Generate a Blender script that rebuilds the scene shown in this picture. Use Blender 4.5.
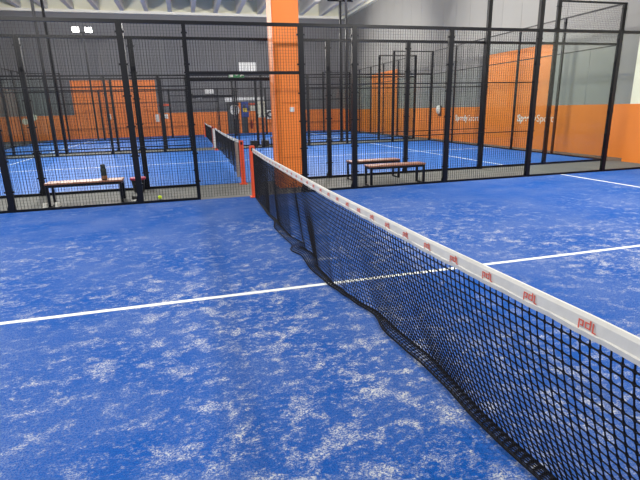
import bpy, bmesh, math, random
from mathutils import Matrix, Vector
random.seed(7)
S = bpy.context.scene
for o in list(bpy.data.objects): bpy.data.objects.remove(o, do_unlink=True)
COL = S.collection

# ------------------------------------------------------------------ camera, world, exposure
cd = bpy.data.cameras.new('camera'); cam = bpy.data.objects.new('camera', cd); COL.objects.link(cam)
cd.sensor_width = 36; cd.lens = 468/640*36; cd.clip_start = .05
vY = Vector((186-320, -(113-240), -468)).normalized()
vX = Vector((2121-320, -(65-240), -468)); vX = (vX - vX.dot(vY)*vY).normalized()
vZ = vX.cross(vY)
M3 = Matrix((vX, vY, vZ))
cam.matrix_world = Matrix.Translation((0, 0, 1.55)) @ M3.to_4x4()
S.camera = cam
w = bpy.data.worlds.new('world'); S.world = w; w.use_nodes = True
bg = w.node_tree.nodes['Background']; bg.inputs[0].default_value = (.95, .97, 1, 1); bg.inputs[1].default_value = .8
S.view_settings.view_transform = 'Standard'; S.view_settings.look = 'None'
S.view_settings.gamma = 1; S.view_settings.use_curve_mapping = False
S.view_settings.exposure = 0.0
LAMP_W = 330      # watts of each flood lamp

# ------------------------------------------------------------------ materials
def srgb(r, g, b):
    f = lambda c: (c/255/12.92 if c/255 <= .04045 else ((c/255+.055)/1.055)**2.4)
    return (f(r), f(g), f(b), 1)
def mat(name, col, rough=.6, metal=0, noise=0, nscale=8, bump=0, bscale=60, stretch=(1, 1, 1), emit=None, spec=.5):
    m = bpy.data.materials.new(name); m.use_nodes = True; nt = m.node_tree; b = nt.nodes['Principled BSDF']
    b.inputs['Base Color'].default_value = col; b.inputs['Roughness'].default_value = rough
    b.inputs['Metallic'].default_value = metal; b.inputs['Specular IOR Level'].default_value = spec
    tc = nt.nodes.new('ShaderNodeTexCoord'); mp = nt.nodes.new('ShaderNodeMapping'); mp.inputs['Scale'].default_value = stretch
    nt.links.new(tc.outputs['Object'], mp.inputs[0])
    if noise:
        n = nt.nodes.new('ShaderNodeTexNoise'); n.inputs['Scale'].default_value = nscale; n.inputs['Detail'].default_value = 5
        nt.links.new(mp.outputs[0], n.inputs['Vector'])
        r = nt.nodes.new('ShaderNodeMapRange'); r.inputs[1].default_value = .25; r.inputs[2].default_value = .75
        r.inputs[3].default_value = 1-noise; r.inputs[4].default_value = 1+noise
        nt.links.new(n.outputs[0], r.inputs[0])
        h = nt.nodes.new('ShaderNodeHueSaturation'); h.inputs['Color'].default_value = col
        nt.links.new(r.outputs[0], h.inputs['Value']); nt.links.new(h.outputs[0], b.inputs['Base Color'])
    if bump:
        n = nt.nodes.new('ShaderNodeTexNoise'); n.inputs['Scale'].default_value = bscale; n.inputs['Detail'].default_value = 3
        nt.links.new(mp.outputs[0], n.inputs['Vector'])
        bp = nt.nodes.new('ShaderNodeBump'); bp.inputs['Strength'].default_value = bump; bp.inputs['Distance'].default_value = .01
        nt.links.new(n.outputs[0], bp.inputs['Height']); nt.links.new(bp.outputs[0], b.inputs['Normal'])
    if emit:
        b.inputs['Emission Color'].default_value = (1, .97, .92, 1); b.inputs['Emission Strength'].default_value = emit
    return m

def turf_mat(name, sand, blue=(20, 84, 162), dark=(8, 62, 140), spec=.08, rough=.85):
    m = bpy.data.materials.new(name); m.use_nodes = True; nt = m.node_tree; N = nt.nodes; L = nt.links; b = N['Principled BSDF']
    b.inputs['Roughness'].default_value = rough; b.inputs['Specular IOR Level'].default_value = spec
    g = N.new('ShaderNodeNewGeometry')
    def noise(scale, det, rough=.5, sc=(1, 1, 1), dist=0):
        mp = N.new('ShaderNodeMapping'); mp.inputs['Scale'].default_value = sc; L.new(g.outputs['Position'], mp.inputs[0])
        n = N.new('ShaderNodeTexNoise'); n.inputs['Scale'].default_value = scale; n.inputs['Detail'].default_value = det
        n.inputs['Roughness'].default_value = rough; n.inputs['Distortion'].default_value = dist
        L.new(mp.outputs[0], n.inputs['Vector']); return n.outputs[0]
    def rng(v, a, b_, c=0, d=1):
        r = N.new('ShaderNodeMapRange'); r.inputs[1].default_value = a; r.inputs[2].default_value = b_; r.inputs[3].default_value = c; r.inputs[4].default_value = d
        L.new(v, r.inputs[0]); return r.outputs[0]
    def mth(op, a, c):
        q = N.new('ShaderNodeMath'); q.operation = op
        for i, v in ((0, a), (1, c)):
            if isinstance(v, (int, float)): q.inputs[i].default_value = v
            else: L.new(v, q.inputs[i])
        return q.outputs[0]
    big = rng(noise(.45, 2), .35, .65)                      # where sand has gathered
    patch = rng(noise(6.5, 5, .7, (.85, 1.05, 1), .3), .50, .72)
    blot = rng(noise(26, 4, .7, (.75, 1.15, 1), .3), .50, .70)
    grain = rng(noise(110, 4, .85, (.8, 1.1, 1)), .46, .58)
    mask = mth('MULTIPLY', mth('ADD', mth('MULTIPLY', patch, 1.1), mth('MULTIPLY', blot, .55)), rng(big, 0, 1, .3, 1.25))
    sx = N.new('ShaderNodeSeparateXYZ'); L.new(g.outputs['Position'], sx.inputs[0])
    nearnet = mth('ABSOLUTE', mth('SUBTRACT', sx.outputs[0], .85), 0)
    mask = mth('MULTIPLY', mask, rng(nearnet, .1, .9, 1.2, 1))            # it gathers against the net
    mask = mth('MULTIPLY', mask, rng(sx.outputs[1], 4.6, 7.2, 1, .28))          # sand is swept thin along the side fence
    mask = mth('MULTIPLY', mask, rng(grain, 0, 1, .05, 1.15))
    mask = mth('MINIMUM', mth('MULTIPLY', mask, sand), .82)
    haze = mth('MULTIPLY', mth('MULTIPLY', rng(noise(1.1, 3), .35, .75), rng(noise(85, 3, .85), .42, .6)), .2*sand)   # thin even dusting
    mask = mth('MAXIMUM', mask, haze)
    cr = N.new('ShaderNodeMix'); cr.data_type = 'RGBA'; cr.inputs[6].default_value = srgb(*dark); cr.inputs[7].default_value = srgb(*blue)
    L.new(rng(noise(160, 2, .7), .38, .62), cr.inputs[0])
    v = N.new('ShaderNodeMix'); v.data_type = 'RGBA'; L.new(mask, v.inputs[0]); L.new(cr.outputs[2], v.inputs[6]); v.inputs[7].default_value = srgb(212, 212, 204)
    L.new(v.outputs[2], b.inputs['Base Color'])
    bp = N.new('ShaderNodeBump'); bp.inputs['Strength'].default_value = .5; bp.inputs['Distance'].default_value = .006
    L.new(noise(220, 2, .7), bp.inputs['Height']); L.new(bp.outputs[0], b.inputs['Normal'])
    return m

def glass_mat():
    m = bpy.data.materials.new('clear_glass'); m.use_nodes = True; nt = m.node_tree; N = nt.nodes; L = nt.links
    N.remove(N['Principled BSDF']); out = N['Material Output']
    t = N.new('ShaderNodeBsdfTransparent'); t.inputs[0].default_value = (.95, .97, .96, 1)
    gl = N.new('ShaderNodeBsdfGlossy'); gl.inputs['Roughness'].default_value = .03
    lw = N.new('ShaderNodeLayerWeight'); lw.inputs[0].default_value = .5
    pw = N.new('ShaderNodeMath'); pw.operation = 'POWER'; L.new(lw.outputs['Facing'], pw.inputs[0]); pw.inputs[1].default_value = 5
    fr = N.new('ShaderNodeMath'); fr.operation = 'MULTIPLY_ADD'; L.new(pw.outputs[0], fr.inputs[0]); fr.inputs[1].default_value = .25; fr.inputs[2].default_value = .02
    mx = N.new('ShaderNodeMixShader'); L.new(fr.outputs[0], mx.inputs[0]); L.new(t.outputs[0], mx.inputs[1]); L.new(gl.outputs[0], mx.inputs[2])
    L.new(mx.outputs[0], out.inputs[0]); return m

MT = dict(
    steel=mat('black_powder_coat', srgb(8, 10, 19), .38, 0, .1, 5, spec=.25),
    wire=mat('black_wire', srgb(14, 15, 20), .5, spec=.3),
    cord=mat('black_net_cord', srgb(10, 12, 22), .8, 0, .2, 40, spec=.2),
    tape=mat('white_canvas_tape', srgb(200, 199, 193), .7, 0, .06, 9, .35, 14, (1, 1, 1)),
    red=mat('red_print', srgb(200, 88, 70), .6, 0, .15, 60),
    post=mat('orange_red_paint', srgb(216, 78, 38), .45, 0, .05, 4),
    orange=mat('orange_wall_paint', srgb(228, 126, 44), .55, 0, .05, 1.2, .05, 8),
    orange_back=mat('orange_back_wall_paint', srgb(242, 130, 50), .55, 0, .05, 1.2),
    pillar=mat('orange_pillar_paint', srgb(246, 132, 44), .5, 0, .05, 1.5, .1, 12),
    grey=mat('grey_wall_panel', srgb(107, 107, 110), .7, 0, .04, .6),
    greyr=mat('light_grey_wall_panel', srgb(132, 131, 128), .7, 0, .04, .6),
    seam=mat('panel_seam', srgb(66, 66, 68), .8),
    cream=mat('cream_plaster', srgb(232, 230, 208), .8, 0, .03, 2),
    ceil=mat('painted_concrete_ceiling', srgb(226, 221, 206), .8, 0, .05, 1),
    beam=mat('painted_concrete_beam', srgb(232, 228, 216), .8, 0, .05, 1),
    concrete=mat('grey_concrete_floor', srgb(92, 94, 91), .75, 0, .12, 1.6, .2, 30),
    white_line=mat('white_turf_line', srgb(224, 228, 226), .85, 0, .1, 25, .4, 150),
    wood=mat('varnished_wood_slat', srgb(150, 98, 70), .45, 0, .18, 12, .1, 40, (1, 9, 9)),
    black=mat('black_plastic', srgb(20, 20, 22), .4),
    white=mat('white_plastic', srgb(232, 232, 228), .5),
    lamp=mat('lamp_glass', srgb(255, 255, 250), .3, emit=30),
    green=mat('exit_green', srgb(60, 140, 90), .5),
    blue=mat('blue_poster', srgb(30, 60, 140), .5),
    yellow=mat('yellow_print', srgb(215, 185, 60), .5),
    ball=mat('yellow_green_felt', srgb(205, 235, 40), .8, 0, .05, 60, .3, 200),
    pink=mat('pink_plastic', srgb(165, 42, 80), .5),
    olive=mat('dark_green_bottle', srgb(40, 48, 40), .25),
    amber=mat('brown_print', srgb(120, 80, 45), .5),
    door=mat('dark_grey_door', srgb(52, 56, 62), .5),
    red_ext=mat('red_paint', srgb(150, 35, 28), .4),
    turf1=turf_mat('blue_sanded_turf', 1.0), turf2=turf_mat('blue_clean_turf', .3, (22, 102, 186), (14, 88, 172), .2, .6),
    glass=glass_mat())

# ------------------------------------------------------------------ helpers
def link_mesh(name, V, F, m, parent=None, origin=(0, 0, 0), smooth=False):
    me = bpy.data.meshes.new(name)
    ox, oy, oz = origin
    me.from_pydata([(a-ox, b-oy, c-oz) for a, b, c in V], [], F); me.update()
    o = bpy.data.objects.new(name, me); COL.objects.link(o)
    ms = m if isinstance(m, (list, tuple)) else [m]
    for q in ms: me.materials.append(MT[q])
    if smooth:
        for p in me.polygons: p.use_smooth = True
    if parent: o.parent = parent
    else: o.location = origin
    return o
class MB:
    """collects shapes in world coordinates; build() links ONE mesh object"""
    def __init__(s): s.V = []; s.F = []; s.mi = []; s.cur = 0
    def add(s, V, F):
        n = len(s.V); s.V += V; s.F += [tuple(i+n for i in f) for f in F]; s.mi += [s.cur]*len(F)
    def box(s, x0, x1, y0, y1, z0, z1, bev=0):
        if bev:
            b = bmesh.new(); bmesh.ops.create_cube(b, size=1)
            for v in b.verts: v.co = ((x0+x1)/2+v.co.x*(x1-x0), (y0+y1)/2+v.co.y*(y1-y0), (z0+z1)/2+v.co.z*(z1-z0))
            bmesh.ops.bevel(b, geom=b.edges[:], offset=bev, segments=2, affect='EDGES')
            b.verts.index_update()
            s.add([tuple(v.co) for v in b.verts], [tuple(v.index for v in f.verts) for f in b.faces]); b.free(); return s
        s.add([(x0, y0, z0), (x1, y0, z0), (x1, y1, z0), (x0, y1, z0), (x0, y0, z1), (x1, y0, z1), (x1, y1, z1), (x0, y1, z1)],
              [(3, 2, 1, 0), (4, 5, 6, 7), (0, 1, 5, 4), (1, 2, 6, 5), (2, 3, 7, 6), (3, 0, 4, 7)]); return s
    def tube(s, pts, r, n=6, cap=True):
        pts = [Vector(p) for p in pts]; V = []; F = []
        up = Vector((0, 0, 1)) if abs((pts[1]-pts[0]).normalized().z) < .9 else Vector((1, 0, 0))
        for i, p in enumerate(pts):
            t = (pts[min(i+1, len(pts)-1)]-pts[max(i-1, 0)]).normalized(); a = t.cross(up).normalized(); b = a.cross(t)
            rr = r[i] if isinstance(r, (list, tuple)) else r
            for k in range(n):
                an = 2*math.pi*k/n+math.pi/4; V.append(tuple(p+a*math.cos(an)*rr+b*math.sin(an)*rr))
        for i in range(len(pts)-1):
            for k in range(n): F.append((i*n+k, i*n+(k+1) % n, (i+1)*n+(k+1) % n, (i+1)*n+k))
        if cap: F.append(tuple(range(n))[::-1]); F.append(tuple((len(pts)-1)*n+k for k in range(n)))
        s.add(V, F); return s
    def lathe(s, cx, cy, prof, n=20):
        V = []; F = []
        for r, z in prof:
            for k in range(n): V.append((cx+r*math.cos(2*math.pi*k/n), cy+r*math.sin(2*math.pi*k/n), z))
        for i in range(len(prof)-1):
            for k in range(n): F.append((i*n+k, i*n+(k+1) % n, (i+1)*n+(k+1) % n, (i+1)*n+k))
        F.append(tuple(range(n))[::-1]); F.append(tuple((len(prof)-1)*n+k for k in range(n)))
        s.add(V, F); return s
    def build(s, name, m, parent=None, origin=(0, 0, 0), smooth=False):
        o = link_mesh(name, s.V, s.F, m, parent, origin, smooth)
        if any(s.mi): o.data.polygons.foreach_set('material_index', s.mi)
        return o
def tag(o, label=None, cat=None, group=None, kind=None):
    if label: o['label'] = label
    if cat: o['category'] = cat
    if group: o['group'] = group
    if kind: o['kind'] = kind
    return o
def empty(name, loc): 
    o = bpy.data.objects.new(name, None); o.location = loc; o.empty_display_size = .2; COL.objects.link(o); return o
def struct(mb, name, m): return tag(mb.build(name, m), kind='structure')

# ------------------------------------------------------------------ the hall
NX = 1.09                                   # line of the nets
BACK, RIGHT, LEFT = 36.0, 12.0, -16.0
struct(MB().box(LEFT, RIGHT+.3, -6, BACK+.3, -.3, 0), 'floor', 'concrete')
struct(MB().box(LEFT, RIGHT, BACK, BACK+.25, 0, 8.0), 'wall_back', 'grey')
struct(MB().box(LEFT-.25, LEFT, -6, BACK+.25, 0, 9.1), 'wall_left', 'grey')
# right wall: vertical cladding panels with narrow joints
wr = MB(); y = 10.22
wr.box(RIGHT+.02, RIGHT+.3, 2, BACK+.3, 0, 9.1)
while y < BACK:
    y2 = min(y+1.12, BACK); wr.box(RIGHT, RIGHT+.02, y+.006, y2-.006, 0, 9.1); y = y2
struct(wr, 'wall_right', 'greyr')
# painted orange bands and tall orange panels
struct(MB().box(LEFT, RIGHT-.015, BACK-.015, BACK, 0, 1.58), 'trim_1', 'orange_back')
struct(MB().box(RIGHT-.012, RIGHT, 10.21, BACK-.015, 0, 1.5), 'trim_2', 'orange')
struct(MB().box(RIGHT-.025, RIGHT-.012, 14.0, 17.95, .0, 3.5), 'trim_3', 'orange')
struct(MB().box(RIGHT-.025, RIGHT-.012, 26.3, 30.4, .0, 3.7), 'trim_4', 'orange')
struct(MB().box(-7.25, -1.9, BACK-.03, BACK-.015, .0, 3.8), 'trim_5', 'orange_back')
# projecting wall section at the right: cream above, orange below
struct(MB().box(11.3, RIGHT+.3, 2, 10.2, 1.5, 9.1), 'wall_front', 'cream')
struct(MB().box(11.29, RIGHT+.3, 2, 10.205, 0, 1.5), 'trim_6', 'orange')
# ceiling: slab, ribs, cream strip over the back wall
struct(MB().box(LEFT, RIGHT, -6, BACK+.25, 8.95, 9.1), 'ceiling', 'ceil')
bx = LEFT+.6; k = 7
while bx < RIGHT-.3:
    struct(MB().box(bx-.13, bx+.13, -6, BACK-.26, 8.1, 8.95), 'trim_%d' % k, 'beam'); bx += 1.5; k += 1
struct(MB().box(LEFT, RIGHT, BACK-.02, BACK+.25, 8.0, 8.95), 'trim_%d' % k, 'cream'); k += 1
struct(MB().box(LEFT, RIGHT, BACK-.25, BACK-.02, 7.95, 8.12), 'trim_%d' % k, 'beam'); k += 1
struct(MB().box(RIGHT-.25, RIGHT, 2, BACK-.25, 7.95, 8.3), 'trim_%d' % k, 'cream'); k += 1

# ------------------------------------------------------------------ turf carpets with their lines
def turf(y0, y1, m, label, x0=-8.85, x1=11.04):
    r = empty('turf_carpet', (NX, (y0+y1)/2, 0)); tag(r, label, 'turf')
    org = (NX, (y0+y1)/2, 0); yc = y0+5.0
    if m == 'turf1': yc = 3.87
    MB().box(x0, x1, y0, y1, .0, .012).build('turf', m, r, org)
    MB().box(x0, x1, yc-.025, yc+.025, .012, .014).build('centre_line', 'white_line', r, org)
    for s in (-1, 1):
        x = NX+s*6.95; MB().box(x-.025, x+.025, y0, y1, .012, .0138).build('service_line', 'white_line', r, org)
    return r
turf(-1.1, 8.76, 'turf1', 'sand-dusted blue turf of the nearest court, crossed by the white pdl net')
turf(10.65, 20.55, 'turf2', 'clean blue turf of the middle court behind the benches')
turf(22.4, 32.2, 'turf2', 'blue turf of the farthest court under the far net')
turf(32.62, 35.8, 'turf2', 'narrow strip of blue turf at the foot of the back wall')

# ------------------------------------------------------------------ fences
def wires(mb, u0, u1, z0, z1, c, axis, pitch=.05, th=.0021, tv=.0025):
    """welded mesh between u0..u1 along axis 'x' or 'y' at the plane c"""
    def bar(a0, a1, b0, b1, d0, d1):
        (mb.box(a0, a1, d0, d1, b0, b1) if axis == 'x' else mb.box(d0, d1, a0, a1, b0, b1))
    n = max(2, round((u1-u0)/pitch))
    for i in range(n+1):
        u = u0+(u1-u0)*i/n; bar(u-tv, u+tv, z0, z1, c-tv, c+tv)
    n = max(2, round((z1-z0)/pitch))
    for i in range(n+1):
        z = z0+(z1-z0)*i/n; bar(u0, u1, z-th*.7, z+th*.7, c-.004, c-tv+.0002)
def post(x, y, h, w, d, parent, org, foot=True):
    mb = MB().box(x-w/2, x+w/2, y-d/2, y+d/2, 0, h, .006)
    if foot:
        mb.box(x-w/2-.05, x+w/2+.05, y-d/2, y+d/2+.03, 0, .012)
        mb.add([(x-w/2, y-.006, .012), (x-w/2-.045, y-.006, .012), (x-w/2, y-.006, .16), (x-w/2, y+.006, .012), (x-w/2-.045, y+.006, .012), (x-w/2, y+.006, .16)],
               [(0, 1, 2), (5, 4, 3), (0, 3, 4, 1), (1, 4, 5, 2), (2, 5, 3, 0)])
    z = .35
    while z < h-.1:                                   # mesh clamps
        mb.box(x-w/2-.022, x+w/2+.022, y-.018, y+.018, z-.014, z+.014); z += .5
    return mb.build('post', 'steel', parent, org)
def side_fence(Y, label, tall_ends=True, span=(-11, 11), PX=None):
    org = (NX, Y, 0); r = empty('court_fence', org); tag(r, label, 'fence', )
    P = PX or [-10, -8.1, -6.1, -4.05, -2.05, -1.0, 1.0, 2.05, 4.07, 6.12, 8.1, 10]
    P = [p for p in P if span[0] <= p <= span[1]]
    for p in P:
        wd = .055 if abs(p) == 1 else .10
        post(NX+p, Y, 4.0 if (abs(p) >= 8 and tall_ends) else 3.0, wd, .07, r, org, abs(p) != 1)
    def run(a, b, z0, z1, dy=.02): return MB().box(NX+a, NX+b, Y-dy, Y+dy, z0, z1)
    run(P[0], P[-1], 2.98, 3.035, .025).build('top_rail', 'steel', r, org)
    run(-1, 1, 2.18, 2.235).build('door_header', 'steel', r, org)
    run(P[0], -1, .0, .05).build('bottom_rail', 'steel', r, org); run(1, P[-1], .0, .05).build('bottom_rail', 'steel', r, org)
    for z in (1.0, 2.0):
        for a, b in ((max(-6.1, P[0]), -1), (1, 6.15)): run(a, b, z-.009, z+.009, .01).build('middle_rail', 'steel', r, org)
    for a, b in zip(P, P[1:]):
        m = (abs(a)+abs(b))/2
        if m < 1: z0, z1, kind = 2.235, 2.98, 'm'
        elif m < 6.3: z0, z1, kind = .05, 2.98, 'm'
        else: z0, z1, kind = .05, 2.98, 'g'
        if kind == 'm':
            mb = MB(); wires(mb, NX+a+.03, NX+b-.03, z0, z1, Y, 'x', th=.001 if Y > 15 else .0015, tv=.0014 if Y > 15 else .0025); mb.build('mesh_panel', 'wire', r, org)
        else:
            MB().box(NX+a+.055, NX+b-.055, Y-.006, Y+.006, z0, z1).build('glass_panel', 'glass', r, org)
            if m > 8.5 and tall_ends:
                mb = MB(); wires(mb, NX+a+.05, NX+b-.05, 3.035, 3.96, Y, 'x', th=.0014, tv=.0011); mb.build('mesh_panel', 'wire', r, org)
                run(a, b, 3.96, 4.0).build('top_rail', 'steel', r, org)
    return r
def end_fence(X, y0, y1, label):
    org = (X, (y0+y1)/2, 0); r = empty('end_wall_fence', org); tag(r, label, 'fence')
    n = 5; ys = [y0+(y1-y0)*i/n for i in range(n+1)]
    for yy in ys[1:-1]: post(X, yy, 4.0, .06, .08, r, org)
    ya, yb = y0+.06, y1-.06
    for z0, z1, nm in ((.0, .05, 'bottom_rail'), (2.98, 3.01, 'middle_rail'), (3.96, 4.0, 'top_rail')):
        MB().box(X-.02, X+.02, ya, yb, z0, z1).build(nm, 'steel', r, org)
    for a, b in zip(ys, ys[1:]):
        MB().box(X-.006, X+.006, a+.06, b-.06, .05, 2.98).build('glass_panel', 'glass', r, org)
        mb = MB(); wires(mb, a+.06, b-.06, 3.01, 3.96, X, 'y', th=.0012, tv=.0006); mb.build('mesh_panel', 'wire', r, org)
    return r
F1, F2, F3, F4, F5 = 8.80, 10.58, 20.62, 22.3, 32.3
side_fence(F1, 'nearest black mesh fence with the net opening, beside the near court', tall_ends=False, PX=[-10, -8.15, -6.1, -4.04, -2.01, -1.0, 1.01, 2.03, 4.03, 6.06, 8.12, 10])
side_fence(F2, 'black mesh fence right behind the benches, rising to a tall corner at right', PX=[-10, -8.1, -6.1, -4.02, -2.03, -1.0, 1.0, 2.04, 3.97, 6.05, 8.0, 10.0])
side_fence(F3, 'black mesh fence on the far side of the middle court')
side_fence(F4, 'black mesh fence just behind the far corridor')
side_fence(F5, 'farthest black mesh fence in front of the back wall')
end_fence(11.09, F2, F3, 'glass and mesh end fence of the middle court, along the lettered orange wall')
end_fence(11.09, F4, F5, 'glass and mesh end fence of the farthest court, right side')
end_fence(-8.91, F4, F5, 'glass and mesh end fence of the farthest court, left side')
end_fence(-8.91, F2, F3, 'glass and mesh end fence of the middle court, left side')

# ------------------------------------------------------------------ floodlight masts
def mast(x, y, facing, label, z=6.3, watts=None):
    """facing +1 lights towards +Y"""
    org = (x, y, 0); r = empty('floodlight_mast', org); tag(r, label, 'light mast', 'floodlight masts of the courts')
    MB().box(x-.045, x+.045, y-.045, y+.045, 0, z, .005).build('pole', 'steel', r, org)
    MB().box(x-.6, x+.6, y-.03, y+.03, z-.06, z, .004).build('crossbar', 'steel', r, org)
    for s in (-1, 1):
        cx = x+s*.35; T = Matrix.Translation((cx, y+facing*.12, z+.12)) @ Matrix.Rotation(facing*math.radians(60), 4, 'X')
        hb = MB()
        b = MB().box(-.2, .2, -.16, .16, -.03, .05, .01)
        for i in range(7): b.box(-.18+i*.055, -.172+i*.055, -.14, .14, .05, .1)          # cooling fins
        hb.add([tuple(T @ Vector(v)) for v in b.V], b.F)
        h = hb.build('lamp_housing', 'black', r, org)
        g = MB().box(-.175, .175, -.135, .135, -.036, -.031)
        MB_ = MB(); MB_.add([tuple(T @ Vector(v)) for v in g.V], g.F); MB_.build('lamp_lens', 'lamp', h, org)
        ld = bpy.data.lights.new('flood_lamp', 'AREA'); ld.shape = 'RECTANGLE'; ld.size = .34; ld.size_y = .26
        ld.energy = watts or LAMP_W; ld.color = (1, .965, .91)
        lo = bpy.data.objects.new('flood_lamp', ld); COL.objects.link(lo); lo.parent = r
        lo.matrix_local = Matrix.Translation((-x, -y, 0)) @ T @ Matrix.Translation((0, 0, -.05))
    return r
XM = (NX-6.1, NX+6.1)
mast(XM[0]-.42, F5+.22, -1, 'light mast at far left with two lit lamps facing the camera')
mast(XM[1]-.7, F5+.22, -1, 'light mast behind the orange pillar, before the back wall')
mast(XM[0], F4-.12, 1, 'light mast on the far corridor, left of the net line')
mast(XM[1], F4-.12, 1, 'light mast with dark-backed lamps just right of the orange pillar')
mast(XM[0], F3+.12, -1, 'light mast at left beyond the middle court')
mast(XM[1]-.2, F3+.12, -1, 'light mast beyond the middle court, right of the dark-backed lamps')
mast(XM[0], F2-.12, 1, 'light mast at the left end of the bench corridor, behind fence')
mast(XM[1]-.13, F2-.12, 1, 'light mast rising behind the bench corridor, left of the tall orange panel')
mast(XM[0], F1+.12, -1, 'light mast beside the near court, left of the bench')
mast(XM[1]+.05, F1+.12, -1, 'light mast rising over the near fence in front of the tall orange panel')
mast(XM[0], -1.3, 1, 'light mast on the camera side of the near court, left')
mast(XM[1], -1.3, 1, 'light mast on the camera side of the near court, right')

# ------------------------------------------------------------------ nets
def interp(x, xs, ys):
    if x <= xs[0]: return ys[0]
    for i in range(len(xs)-1):
        if x <= xs[i+1]:
            t = (x-xs[i])/(xs[i+1]-xs[i]); t = t*t*(3-2*t) if abs(ys[i+1]-ys[i]) > .03 else t
            return ys[i]+(ys[i+1]-ys[i])*t
    return ys[-1]
def build_net(y0, y1, path, rows, label, near_knots=0, pitch=.0375, r=.0033, hem=True, ends=()):
    org = (NX, (y0+y1)/2, 0); root = empty('court_net', org); tag(root, label, 'net')
    tops = {-1.25: ([-1.3, 1.0, 2.0, 3.8, 7, 8.7], [.965, .952, .925, .90, .895, .915])}.get(y0)
    sag = (lambda yy: interp(yy, *tops)) if tops else (lambda yy: .938-.03*(1-((yy-(y0+y1)/2)/((y1-y0)/2))**2))
    n = round((y1-y0)/pitch); V = []; F = []
    cols = [[path(y0+(y1-y0)*i/n, j/rows, sag) for j in range(rows+1)] for i in range(n+1)]
    def strip(pts, a, b):
        base = len(V)
        for p in pts:
            V.extend([(p[0]+a[0]*r, p[1]+a[1]*r, p[2]+a[2]*r), (p[0]+b[0]*r, p[1]+b[1]*r, p[2]+b[2]*r),
                      (p[0]-a[0]*r, p[1]-a[1]*r, p[2]-a[2]*r), (p[0]-b[0]*r, p[1]-b[1]*r, p[2]-b[2]*r)])
        for i in range(len(pts)-1):
            for k_ in range(4):
                F.append((base+i*4+k_, base+i*4+(k_+1) % 4, base+(i+1)*4+(k_+1) % 4, base+(i+1)*4+k_))
    for c in cols: strip(c, (.8, 0, .8), (0, 1.15, 0))
    for j in range(rows+1):
        strip([c[j] for c in cols], (1.15, 0, 0), (0, 0, 1.15))
    if near_knots:
        for c in cols:
            if c[0][1] < near_knots:
                for (x, yy, z) in c:
                    if z < .03: continue
                    k_ = .0115; q = .0036; b = len(V)
                    V.extend([(x-q, yy, z), (x+q, yy, z), (x, yy-k_, z), (x, yy+k_, z), (x, yy, z-k_), (x, yy, z+k_)])
                    F.extend([(b+i, b+j, b+l) for i in (0, 1) for j in (2, 3) for l in (4, 5)])
    link_mesh('net_mesh', V, F, 'cord', root, org)
    # canvas tape folded over the top cord, slightly puckered
    tp = MB(); m = round((y1-y0)/.035); V = []; F = []; rnd = random.Random(int(y0*10))
    hgt = .072; prof = []
    for i in range(m+1):
        yy = y0+(y1-y0)*i/m; t = sag(yy); wob = .0012*math.sin(yy*31)+.001*math.sin(yy*13+1)+rnd.uniform(-.0012, .0012); lo = t-hgt+.0012*math.sin(yy*23)+rnd.uniform(-.0009, .0009)
        V += [(NX-.006-wob, yy, lo), (NX-.011-wob, yy, lo+.018), (NX-.007+wob*.6, yy, lo+.022), (NX-.010, yy, t-.012), (NX-.004, yy, t), (NX+.004, yy, t), (NX+.010, yy, t-.012), (NX+.008+wob, yy, lo)]
    for i in range(m):
        for k_ in range(8): F.append((i*8+k_, i*8+(k_+1) % 8, (i+1)*8+(k_+1) % 8, (i+1)*8+k_))
    tape = link_mesh('top_tape', V, F, 'tape', root, org, False)
    for e in ends:
        MB().box(NX-.11, NX-.04 if e < 15 else NX+.03, e-.012, e+.012, .12, .9).build('end_tape', 'tape', root, org)
    if hem:
        pts = [path(y0+(y1-y0)*i/120, 1, sag) for i in range(121)]
        MB().tube([(p[0], p[1], p[2]+.002) for p in pts], .007, 5).build('hem_cord', 'cord', root, org)
    return root, tape, sag, org
EY = [-1.2, 1.36, 1.56, 1.79, 2.02, 2.29, 2.59, 2.79, 3.08, 3.41, 3.6, 3.87, 4.33, 4.74, 5.0, 5.2, 5.63, 6.07, 6.55, 6.98, 7.36, 8.70]
EX = [1.30, 1.29, 1.27, 1.26, 1.27, 1.26, 1.23, 1.21, 1.25, 1.18, 1.14, 1.09, 1.05, 1.07, 1.00, 1.06, 1.03, 1.01, 1.08, 1.06, 1.07, 1.09]
WY = [-1.2, 2.0, 2.4, 2.79, 3.1, 3.5, 3.9, 4.3, 4.7, 5.0, 5.2, 5.6, 6.07, 6.5, 7.0, 8.7]
WW = [.07, .07, .10, .10, .045, .04, .06, .09, .13, .17, .14, .10, .11, .05, .04, .0]
def path1(yy, v, sag):
    xe = interp(yy, EY, EX); wd = interp(yy, WY, WW); xf = xe+wd; top = sag(yy)-.06
    s = v*29
    if s <= 22:
        q = s/22; return (NX+(xf-NX)*q**1.4, yy, top*(1-q)+.028*q)
    q = (s-22)/7; return (xf+(xe-xf)*q, yy, .028-.004*q+.03*math.sin(q*math.pi)*min(1, wd*8))
net1, tape1, sag1, org1 = build_net(-1.25, 8.55, path1, 29, 'black net with a white tape printed with red pdl marks, nearest the camera', near_knots=5)
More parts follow.
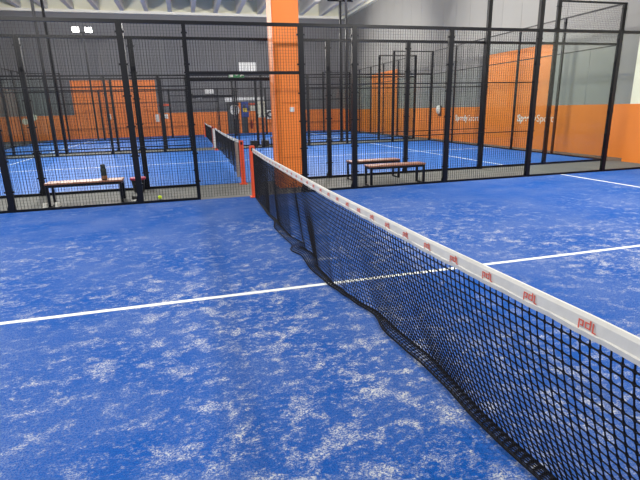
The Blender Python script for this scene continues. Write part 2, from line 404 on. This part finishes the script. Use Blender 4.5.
# the red marks: blocky p d l strokes, thin print on the tape
def pdl_mark(yc):
    mb = MB(); z0 = sag1(yc)-.016; x = NX-.0128; S_ = .00148
    def st(a0, b0, a1, b1):                      # stroke in letter space: a to the right (-Y), b up
        sl = .12
        V = [(x, yc-(a-22)*S_, z0-.006-(16-b)*S_*.85) for a, b in ((a0, b0), (a1, b0), (a1, b1), (a0, b1))]
        V2 = [(vx+.0012, vy, vz) for vx, vy, vz in V]
        mb.add(V+V2, [(0, 1, 2, 3), (7, 6, 5, 4), (0, 4, 5, 1), (1, 5, 6, 2), (2, 6, 7, 3), (3, 7, 4, 0)])
    t = 3
    st(0, -8, t, 16); st(t, 13, 13, 16); st(10, 1, 13, 13); st(5, 1, 10, 1+t)                 # p
    st(17, 0, 17+t, 13); st(20, 0, 31, t); st(17, 13, 28, 16); st(28, t, 31, 23)               # d
    st(35, -4, 38, 20); st(38, -4, 44, -4+t)                                                       # l
    return mb.build('red_mark', 'red', tape1, org1)
yc = 1.01-.245*5
while yc < 8.5: pdl_mark(yc); yc += .2445
def path2(yy, v, sag):
    zb = interp(yy, [10.5, 12, 14, 17, 20.6], [.10, .09, .20, .22, .12]); top = sag(yy)-.06
    return (NX+.03*math.sin(yy*5)*v, yy, top*(1-v)+zb*v)
build_net(10.72, 20.38, path2, 20, 'black net with white tape across the middle court, beyond the orange post', hem=True, pitch=.05, r=.004, ends=(10.76, 20.3))
def path3(yy, v, sag): return (NX+.02*math.sin(yy*4)*v, yy, (sag(yy)-.06)*(1-v)+.1*v)
build_net(22.4, 32.0, path3, 20, 'farthest black net with white tape before the back wall', hem=True, pitch=.05, r=.004)
def net_post(y, label, w=.09, z=0):
    r = empty('net_post', (NX, y, 0)); org = (NX, y, 0); tag(r, label, 'net post')
    MB().box(NX-w/2, NX+w/2, y-.05, y+.05, z, .95, .006).build('post', 'post', r, org)
    MB().box(NX-.08, NX+.08, y-.09, y+.09, z, z+.014).build('base_plate', 'post', r, org)
    MB().box(NX-.02, NX+.02, y-.056, y-.05, .86, .92).build('net_hook', 'steel', r, org)
net_post(8.66, 'orange-red net post at the far end of the nearest net', z=.0125)
net_post(10.45, 'orange-red net post at the near end of the middle net')
net_post(20.45, 'orange-red net post at the far end of the middle net', z=.0125)
net_post(22.2, 'orange-red net post at the near end of the farthest net')
net_post(32.1, 'orange-red net post at the far end of the farthest net', z=.0125)

# ------------------------------------------------------------------ pillar
pr = empty('pillar', (1.93, 9.8, 0)); tag(pr, 'square orange concrete pillar standing beside the net opening', 'pillar')
po = (1.93, 9.8, 0)
MB().box(1.72, 2.245, 9.5, 10.05, 0, 8.95, .015).build('shaft', 'pillar', pr, po)
sw = MB().box(2.0, 2.09, 9.48, 9.5, 1.52, 1.61, .004).build('switch_plate', 'white', None, (1.945, 9.49, 1.52)); tag(sw, 'small white square plate on the front of the orange pillar', 'switch')

# ------------------------------------------------------------------ benches
def bench(x0, x1, y0, y1, label, h=.425):
    org = ((x0+x1)/2, (y0+y1)/2, 0); r = empty('bench', org); tag(r, label, 'bench', 'benches in the corridor')
    n = 3; wd = (y1-y0)/n
    for i in range(n): MB().box(x0-.02, x1+.02, y0+i*wd+.006, y0+(i+1)*wd-.006, h-.028, h, .004).build('seat_slat', 'wood', r, org)
    t = .02
    f = MB()
    for yy in (y0+t, y1-t): f.box(x0, x1, yy-t, yy+t, h-.075, h-.03)
    for xx in (x0+t, x1-t): f.box(xx-t, xx+t, y0+t*2, y1-t*2, h-.075, h-.03)
    f.build('seat_frame', 'steel', r, org)
    for xx in (x0+t, x1-t):
        MB().box(xx-t, xx+t, y0, y0+2*t, 0, h-.075).box(xx-t, xx+t, y1-2*t, y1, 0, h-.075).box(xx-t, xx+t, y0+2*t, y1-2*t, 0, .03).build('leg', 'steel', r, org)
bench(-2.47, -1.24, 9.04, 9.41, 'wooden bench with black legs at left, dark bottle standing on it')
bench(3.5, 4.72, 8.91, 9.26, 'brown wooden bench nearer the camera, right of the pillar')
bench(3.44, 4.6, 9.9, 10.25, 'brown wooden bench behind the nearer one, right of the pillar')
bench(3.6, 5.1, 21.1, 21.5, 'far bench in the corridor beyond the middle court')

# ------------------------------------------------------------------ small things near the left bench
BL = (-1.52, 9.13, .425)
b = MB().lathe(BL[0], BL[1], [(.046, .427), (.05, .435), (.05, .60), (.046, .625), (.034, .64), (.038, .645), (.038, .695), (.03, .705)])
rb = empty('bottle', BL); tag(rb, 'dark green drinking bottle standing on the left bench', 'bottle')
b.build('bottle_body', 'olive', rb, BL, True)
MB().lathe(BL[0], BL[1], [(.0506, .445), (.0508, .45), (.0508, .5), (.0506, .505)]).build('label_band', 'amber', rb, BL, True)
bm_ = bmesh.new(); bmesh.ops.create_icosphere(bm_, subdivisions=3, radius=.035)
bm_.verts.index_update()
o = link_mesh('padel_ball', [tuple(v.co+Vector((-.62, 9.2, .035))) for v in bm_.verts], [tuple(v.index for v in f.verts) for f in bm_.faces], 'ball', None, (-.62, 9.2, 0), True); bm_.free()
tag(o, 'yellow-green ball on the grey corridor floor by the near fence', 'ball')
rb = empty('waste_bin', (-1.08, 10.25, 0)); bo = (-1.08, 10.25, 0); tag(rb, 'small black bin with a pink rim behind the fence post by the left bench', 'bin')
MB().lathe(-1.08, 10.25, [(.09, .0), (.10, .01), (.135, .25), (.14, .26)]).build('bin_body', 'black', rb, bo, True)
MB().lathe(-1.08, 10.25, [(.14, .255), (.155, .26), (.158, .295), (.15, .303), (.14, .303)]).build('bin_rim', 'pink', rb, bo, True)
def shoe(x, y, rz, upper, label, grp=None):
    org = (x, y, 0); r = empty('sports_shoe', org); r.rotation_euler.z = rz; r.scale = (.85, .85, .85); tag(r, label, 'shoe', grp)
    out = [(-.13, -.03), (-.10, -.036), (-.02, -.032), (.06, -.045), (.11, -.04), (.14, -.015), (.14, .015), (.11, .04), (.06, .042), (-.02, .03), (-.10, .036), (-.13, .03)]
    def loft(levels, nm, m):
        V = []; F = []; n = len(out)
        for sx, sy, z, dx, tilt in levels:
            V += [(px*sx+dx, py*sy, z-tilt*px) for px, py in out]
        for i in range(len(levels)-1):
            for k_ in range(n): F.append((i*n+k_, i*n+(k_+1) % n, (i+1)*n+(k_+1) % n, (i+1)*n+k_))
        F.append(tuple(range(n))[::-1]); F.append(tuple((len(levels)-1)*n+k_ for k_ in range(n)))
        link_mesh(nm, V, F, m, r, (0, 0, 0), True)
    loft([(1, 1, 0, 0, 0), (1.02, 1.02, .012, 0, 0), (1, 1, .025, 0, 0)], 'sole', 'white')
    loft([(.96, .95, .025, 0, 0), (.93, .95, .05, -.003, .08), (.7, .8, .075, -.025, .2), (.45, .7, .095, -.06, .1)], 'upper', upper)
shoe(-2.54, 9.17, 1.571, 'white', 'white shoe just outside the left legs of the left bench', 'white shoes by the left bench')
shoe(-2.35, 9.17, 1.571, 'white', 'white shoe under the seat, just inside the left legs of the left bench', 'white shoes by the left bench')
shoe(-1.02, 9.27, .6, 'black', 'black shoe with a white sole beside the left bench right leg')

# ------------------------------------------------------------------ back wall things
BY = BACK-.016
def flat(name, x0, x1, z0, z1, m, label, cat, d=.03, y=BY, parent=None):
    o = MB().box(x0, x1, y-d, y, z0, z1).build(name, m, parent, ((x0+x1)/2, y, z0) if parent is None else parent['o_'])
    if parent is None: tag(o, label, cat)
    return o
# door and reception hatch
def thing(name, loc, label, cat):
    r = empty(name, loc); tag(r, label, cat); return r
dr = thing('service_door', (3.3, BY, 0), 'dark grey double door in the back wall under a white sign band', 'door'); do = (3.3, BY, 0)
MB().box(2.9, 2.96, BY-.08, BY, 0, 2.18).box(4.3, 4.36, BY-.08, BY, 0, 2.18).box(2.9, 4.36, BY-.08, BY, 2.18, 2.22).build('door_frame', 'black', dr, do)
MB().box(2.96, 3.72, BY-.05, BY, .02, 2.18).build('door_leaf', 'door', dr, do); MB().box(3.9, 4.3, BY-.05, BY, .02, 2.18).build('door_leaf', 'door', dr, do)
MB().box(3.72, 3.9, BY-.04, BY, .0, 2.18).build('door_gap_panel', 'orange_back', dr, do)
s1 = flat('sign_band', 2.8, 5.65, 2.27, 2.55, 'white', 'long white sign band above the back wall door', 'sign', .12)
s2 = thing('poster', (4.55, BY, 1.3), 'blue poster with a yellow and black picture beside the door', 'poster'); so = (4.55, BY, 1.3)
MB().box(3.95, 4.45, BY-.11, BY-.085, 1.15, 2.24).build('sheet', 'blue', s2, so)
MB().box(4.05, 4.35, BY-.117, BY-.111, 1.5, 1.8).build('picture', 'yellow', s2, so); MB().box(4.05, 4.25, BY-.117, BY-.111, 1.82, 2.0).build('picture', 'black', s2, so)
flat('notice', 4.6, 4.95, 1.6, 1.95, 'cream', 'small cream notice right of the blue poster', 'notice')
flat('notice', 5.15, 5.7, 1.1, 2.25, 'cream', 'tall pale notice board right of the small cream notice', 'notice')
flat('orange_strip', 4.5, 5.1, 2.0, 2.14, 'post', 'orange sign strip above the small cream notice', 'sign', .06)
r = thing('round_sign', (3.75, BY-.3, 1.9), 'round white disc sign hanging before the dark door', 'sign')
def disc(x, z, rad, y, nm, m, parent, org, d=.04, n=24):
    V = [(x+rad*math.cos(2*math.pi*i/n), yy, z+rad*math.sin(2*math.pi*i/n)) for yy in (y-d, y) for i in range(n)]
    F = [tuple(range(n)), tuple(range(n, 2*n))[::-1]]+[(i, n+i, n+(i+1) % n, (i+1) % n) for i in range(n)]
    return link_mesh(nm, V, F, m, parent, org)
ro = (3.75, BY-.3, 1.9)
disc(3.45, 1.68, .36, BY-.12, 'disc', 'white', r, ro); MB().box(3.42, 3.48, BY-.16, BY-.05, 1.05, 1.33).build('bracket', 'white', r, ro)
r = thing('wall_fan', (6.05, BY, 1.2), 'white square wall fan with round grille left of the pillar, by the orange band', 'fan'); ro = (6.05, BY, 1.2)
MB().box(5.75, 6.35, BY-.06, BY, .98, 1.6).build('fan_frame', 'white', r, ro); disc(6.05, 1.3, .25, BY-.06, 'fan_grille', 'seam', r, ro, .03); disc(6.05, 1.3, .12, BY-.09, 'fan_hub', 'white', r, ro, .03)
r = thing('fire_extinguisher', (4.62, BY-.1, .3), 'dark red fire extinguisher on the back wall beside the door', 'fire extinguisher'); ro = (4.62, BY-.1, .3)
MB().lathe(4.62, BY-.12, [(.08, .35), (.09, .37), (.09, .8), (.05, .88), (.03, .9)]).build('cylinder', 'red_ext', r, ro, True)
MB().box(4.59, 4.65, BY-.2, BY-.04, .9, .96).build('valve_handle', 'black', r, ro)
r = thing('white_board', (4.55, BY, 4.1), 'blank white square board high on the back wall left of the pillar', 'board'); ro = (4.55, BY, 4.1)
MB().box(3.96, 5.22, BY-.03, BY, 4.15, 4.95).build('panel', 'white', r, ro)
# green exit sign carried on the fence header line
r = thing('exit_sign', (1.1, F2-.04, 2.25), 'small green exit sign with white figure and arrow on the bar above the opening', 'sign'); ro = (1.1, F2-.04, 2.25)
ex0, ez, ey = .94, 2.245, F2-.03
MB().box(ex0, ex0+.32, ey-.03, ey+.022, ez, ez+.1).build('sign_box', 'green', r, ro)
a = MB(); f_ = ey-.033
a.box(ex0+.015, ex0+.085, f_, f_+.003, ez+.012, ez+.088)
a.add([(ex0+.12, f_, ez+.075), (ex0+.20, f_, ez+.075), (ex0+.16, f_, ez+.025)], [(0, 2, 1)])
a.add([(ex0+.225, f_, ez+.02), (ex0+.25, f_, ez+.02), (ex0+.275, f_, ez+.05), (ex0+.30, f_, ez+.03), (ex0+.30, f_, ez+.05), (ex0+.275, f_, ez+.085)], [(0, 1, 2, 5), (2, 3, 4, 5)])
a.build('pictogram', 'white', r, ro)
flat('small_sign', 1.45, 2.05, 2.85, 3.15, 'white', 'small white sign on the grey back wall above the left net end', 'sign', .05)
flat('small_lamp', .8, 1.2, 2.55, 2.68, 'white', 'small white emergency lamp left of the small white sign', 'lamp', .06)
flat('pipe', -1.0, 2.1, 2.72, 2.78, 'seam', 'thin dark cable duct running along the grey back wall', 'cable duct', .04)
flat('downpipe', 2.18, 2.24, 0, 3.2, 'seam', 'thin dark vertical duct on the back wall left of the door', 'cable duct', .05)
flat('orange_strip', -1.8, -1.0, 2.05, 2.2, 'post', 'orange strip sign on grey back wall behind left fence', 'sign', .06)
flat('wall_switch', -5.25, -5.0, 1.25, 1.6, 'white', 'small white box on the tall orange panel at left', 'switch', .06)
for x, z, rad, lb in ((-10.3, 1.25, .2, 'lower of two pale discs on the orange band at far left'), (-9.75, 1.5, .2, 'upper of two pale discs on the orange band at far left')):
    r = disc(x, z, rad, BY-.01, 'wall_disc', 'cream', None, (x, BY, z)); tag(r, lb, 'disc')
flat('white_sheet', -2.1, -1.85, 1.0, 1.5, 'white', 'white paper sheet on the orange band behind left fence, left one', 'notice', .02)
flat('white_sheet', -1.6, -1.25, 1.2, 1.5, 'white', 'white paper sheet on the orange band behind left fence, right one', 'notice', .02)
# far corridor boxes beside the posts
for x, lb in ((2.85, 'black box on the floor of the far corridor, left one'), (3.35, 'black box on the floor of the far corridor, right one')):
    r = thing('storage_box', (x, 21.6, 0), lb, 'box'); ro = (x, 21.6, 0)
    MB().box(x-.17, x+.17, 21.45, 21.75, 0, .24, .01).build('box_body', 'black', r, ro); MB().box(x-.18, x+.18, 21.44, 21.76, .24, .27, .005).build('lid', 'black', r, ro)
# pale lamp on right wall
r = thing('wall_lamp', (RIGHT-.1, 21.4, 1.3), 'pale oval lamp on the right wall, left of the white lettering', 'lamp'); ro = (RIGHT-.1, 21.4, 1.3)
MB().box(RIGHT-.06, RIGHT-.012, 21.2, 21.4, 1.1, 1.6).build('back_plate', 'seam', r, ro)
V = MB().lathe(RIGHT-.12, 21.3, [(.03, 1.2), (.10, 1.28), (.12, 1.42), (.10, 1.55), (.03, 1.62)]); V.build('shade', 'white', r, ro, True)
# orange downpipe by the projecting wall
r = thing('downpipe', (11.9, 10.5, 0), 'orange painted downpipe beside the projecting wall at right', 'pipe'); ro = (11.9, 10.5, 0)
MB().tube([(11.9, 10.5, 0), (11.9, 10.5, 1.5)], .06, 12).build('pipe_run', 'orange', r, ro, True)
MB().tube([(11.9, 10.5, 1.05), (11.9, 10.5, 1.1)], .072, 12).build('pipe_collar', 'orange', r, ro, True)

# ------------------------------------------------------------------ lettering on the right wall
def lettering(y, z, xw, label, size=.34):
    r = thing('wall_lettering', (xw, y, z), label, 'lettering')
    off = 0
    for txt, bold, wd in (('Speedy', .011, 1.02), ('Sport', -.001, .8)):
        c = bpy.data.curves.new('word', 'FONT'); c.body = txt; c.size = size; c.offset = bold; c.extrude = .002
        o = bpy.data.objects.new('word', c); COL.objects.link(o); o.parent = r; c.materials.append(MT['white'])
        R_ = Matrix(((0, 0, -1), (-1, 0, 0), (0, 1, 0))).to_4x4()
        bpy.context.view_layer.update(); L_ = o.dimensions.x
        me = bpy.data.meshes.new_from_object(o.evaluated_get(bpy.context.evaluated_depsgraph_get())); bpy.data.objects.remove(o)
        o = bpy.data.objects.new('word', me); COL.objects.link(o); o.parent = r
        if not me.materials: me.materials.append(MT['white'])
        o.matrix_local = Matrix.Translation((-.004, -off, 0)) @ R_ @ Matrix.Scale(wd/L_, 4, (1, 0, 0))
        off += wd+.02
lettering(15.53, .96, RIGHT-.026, 'white two-word lettering on the tall orange panel nearest the camera')
lettering(19.9, .93, RIGHT-.014, 'white two-word lettering on the low orange band further left')
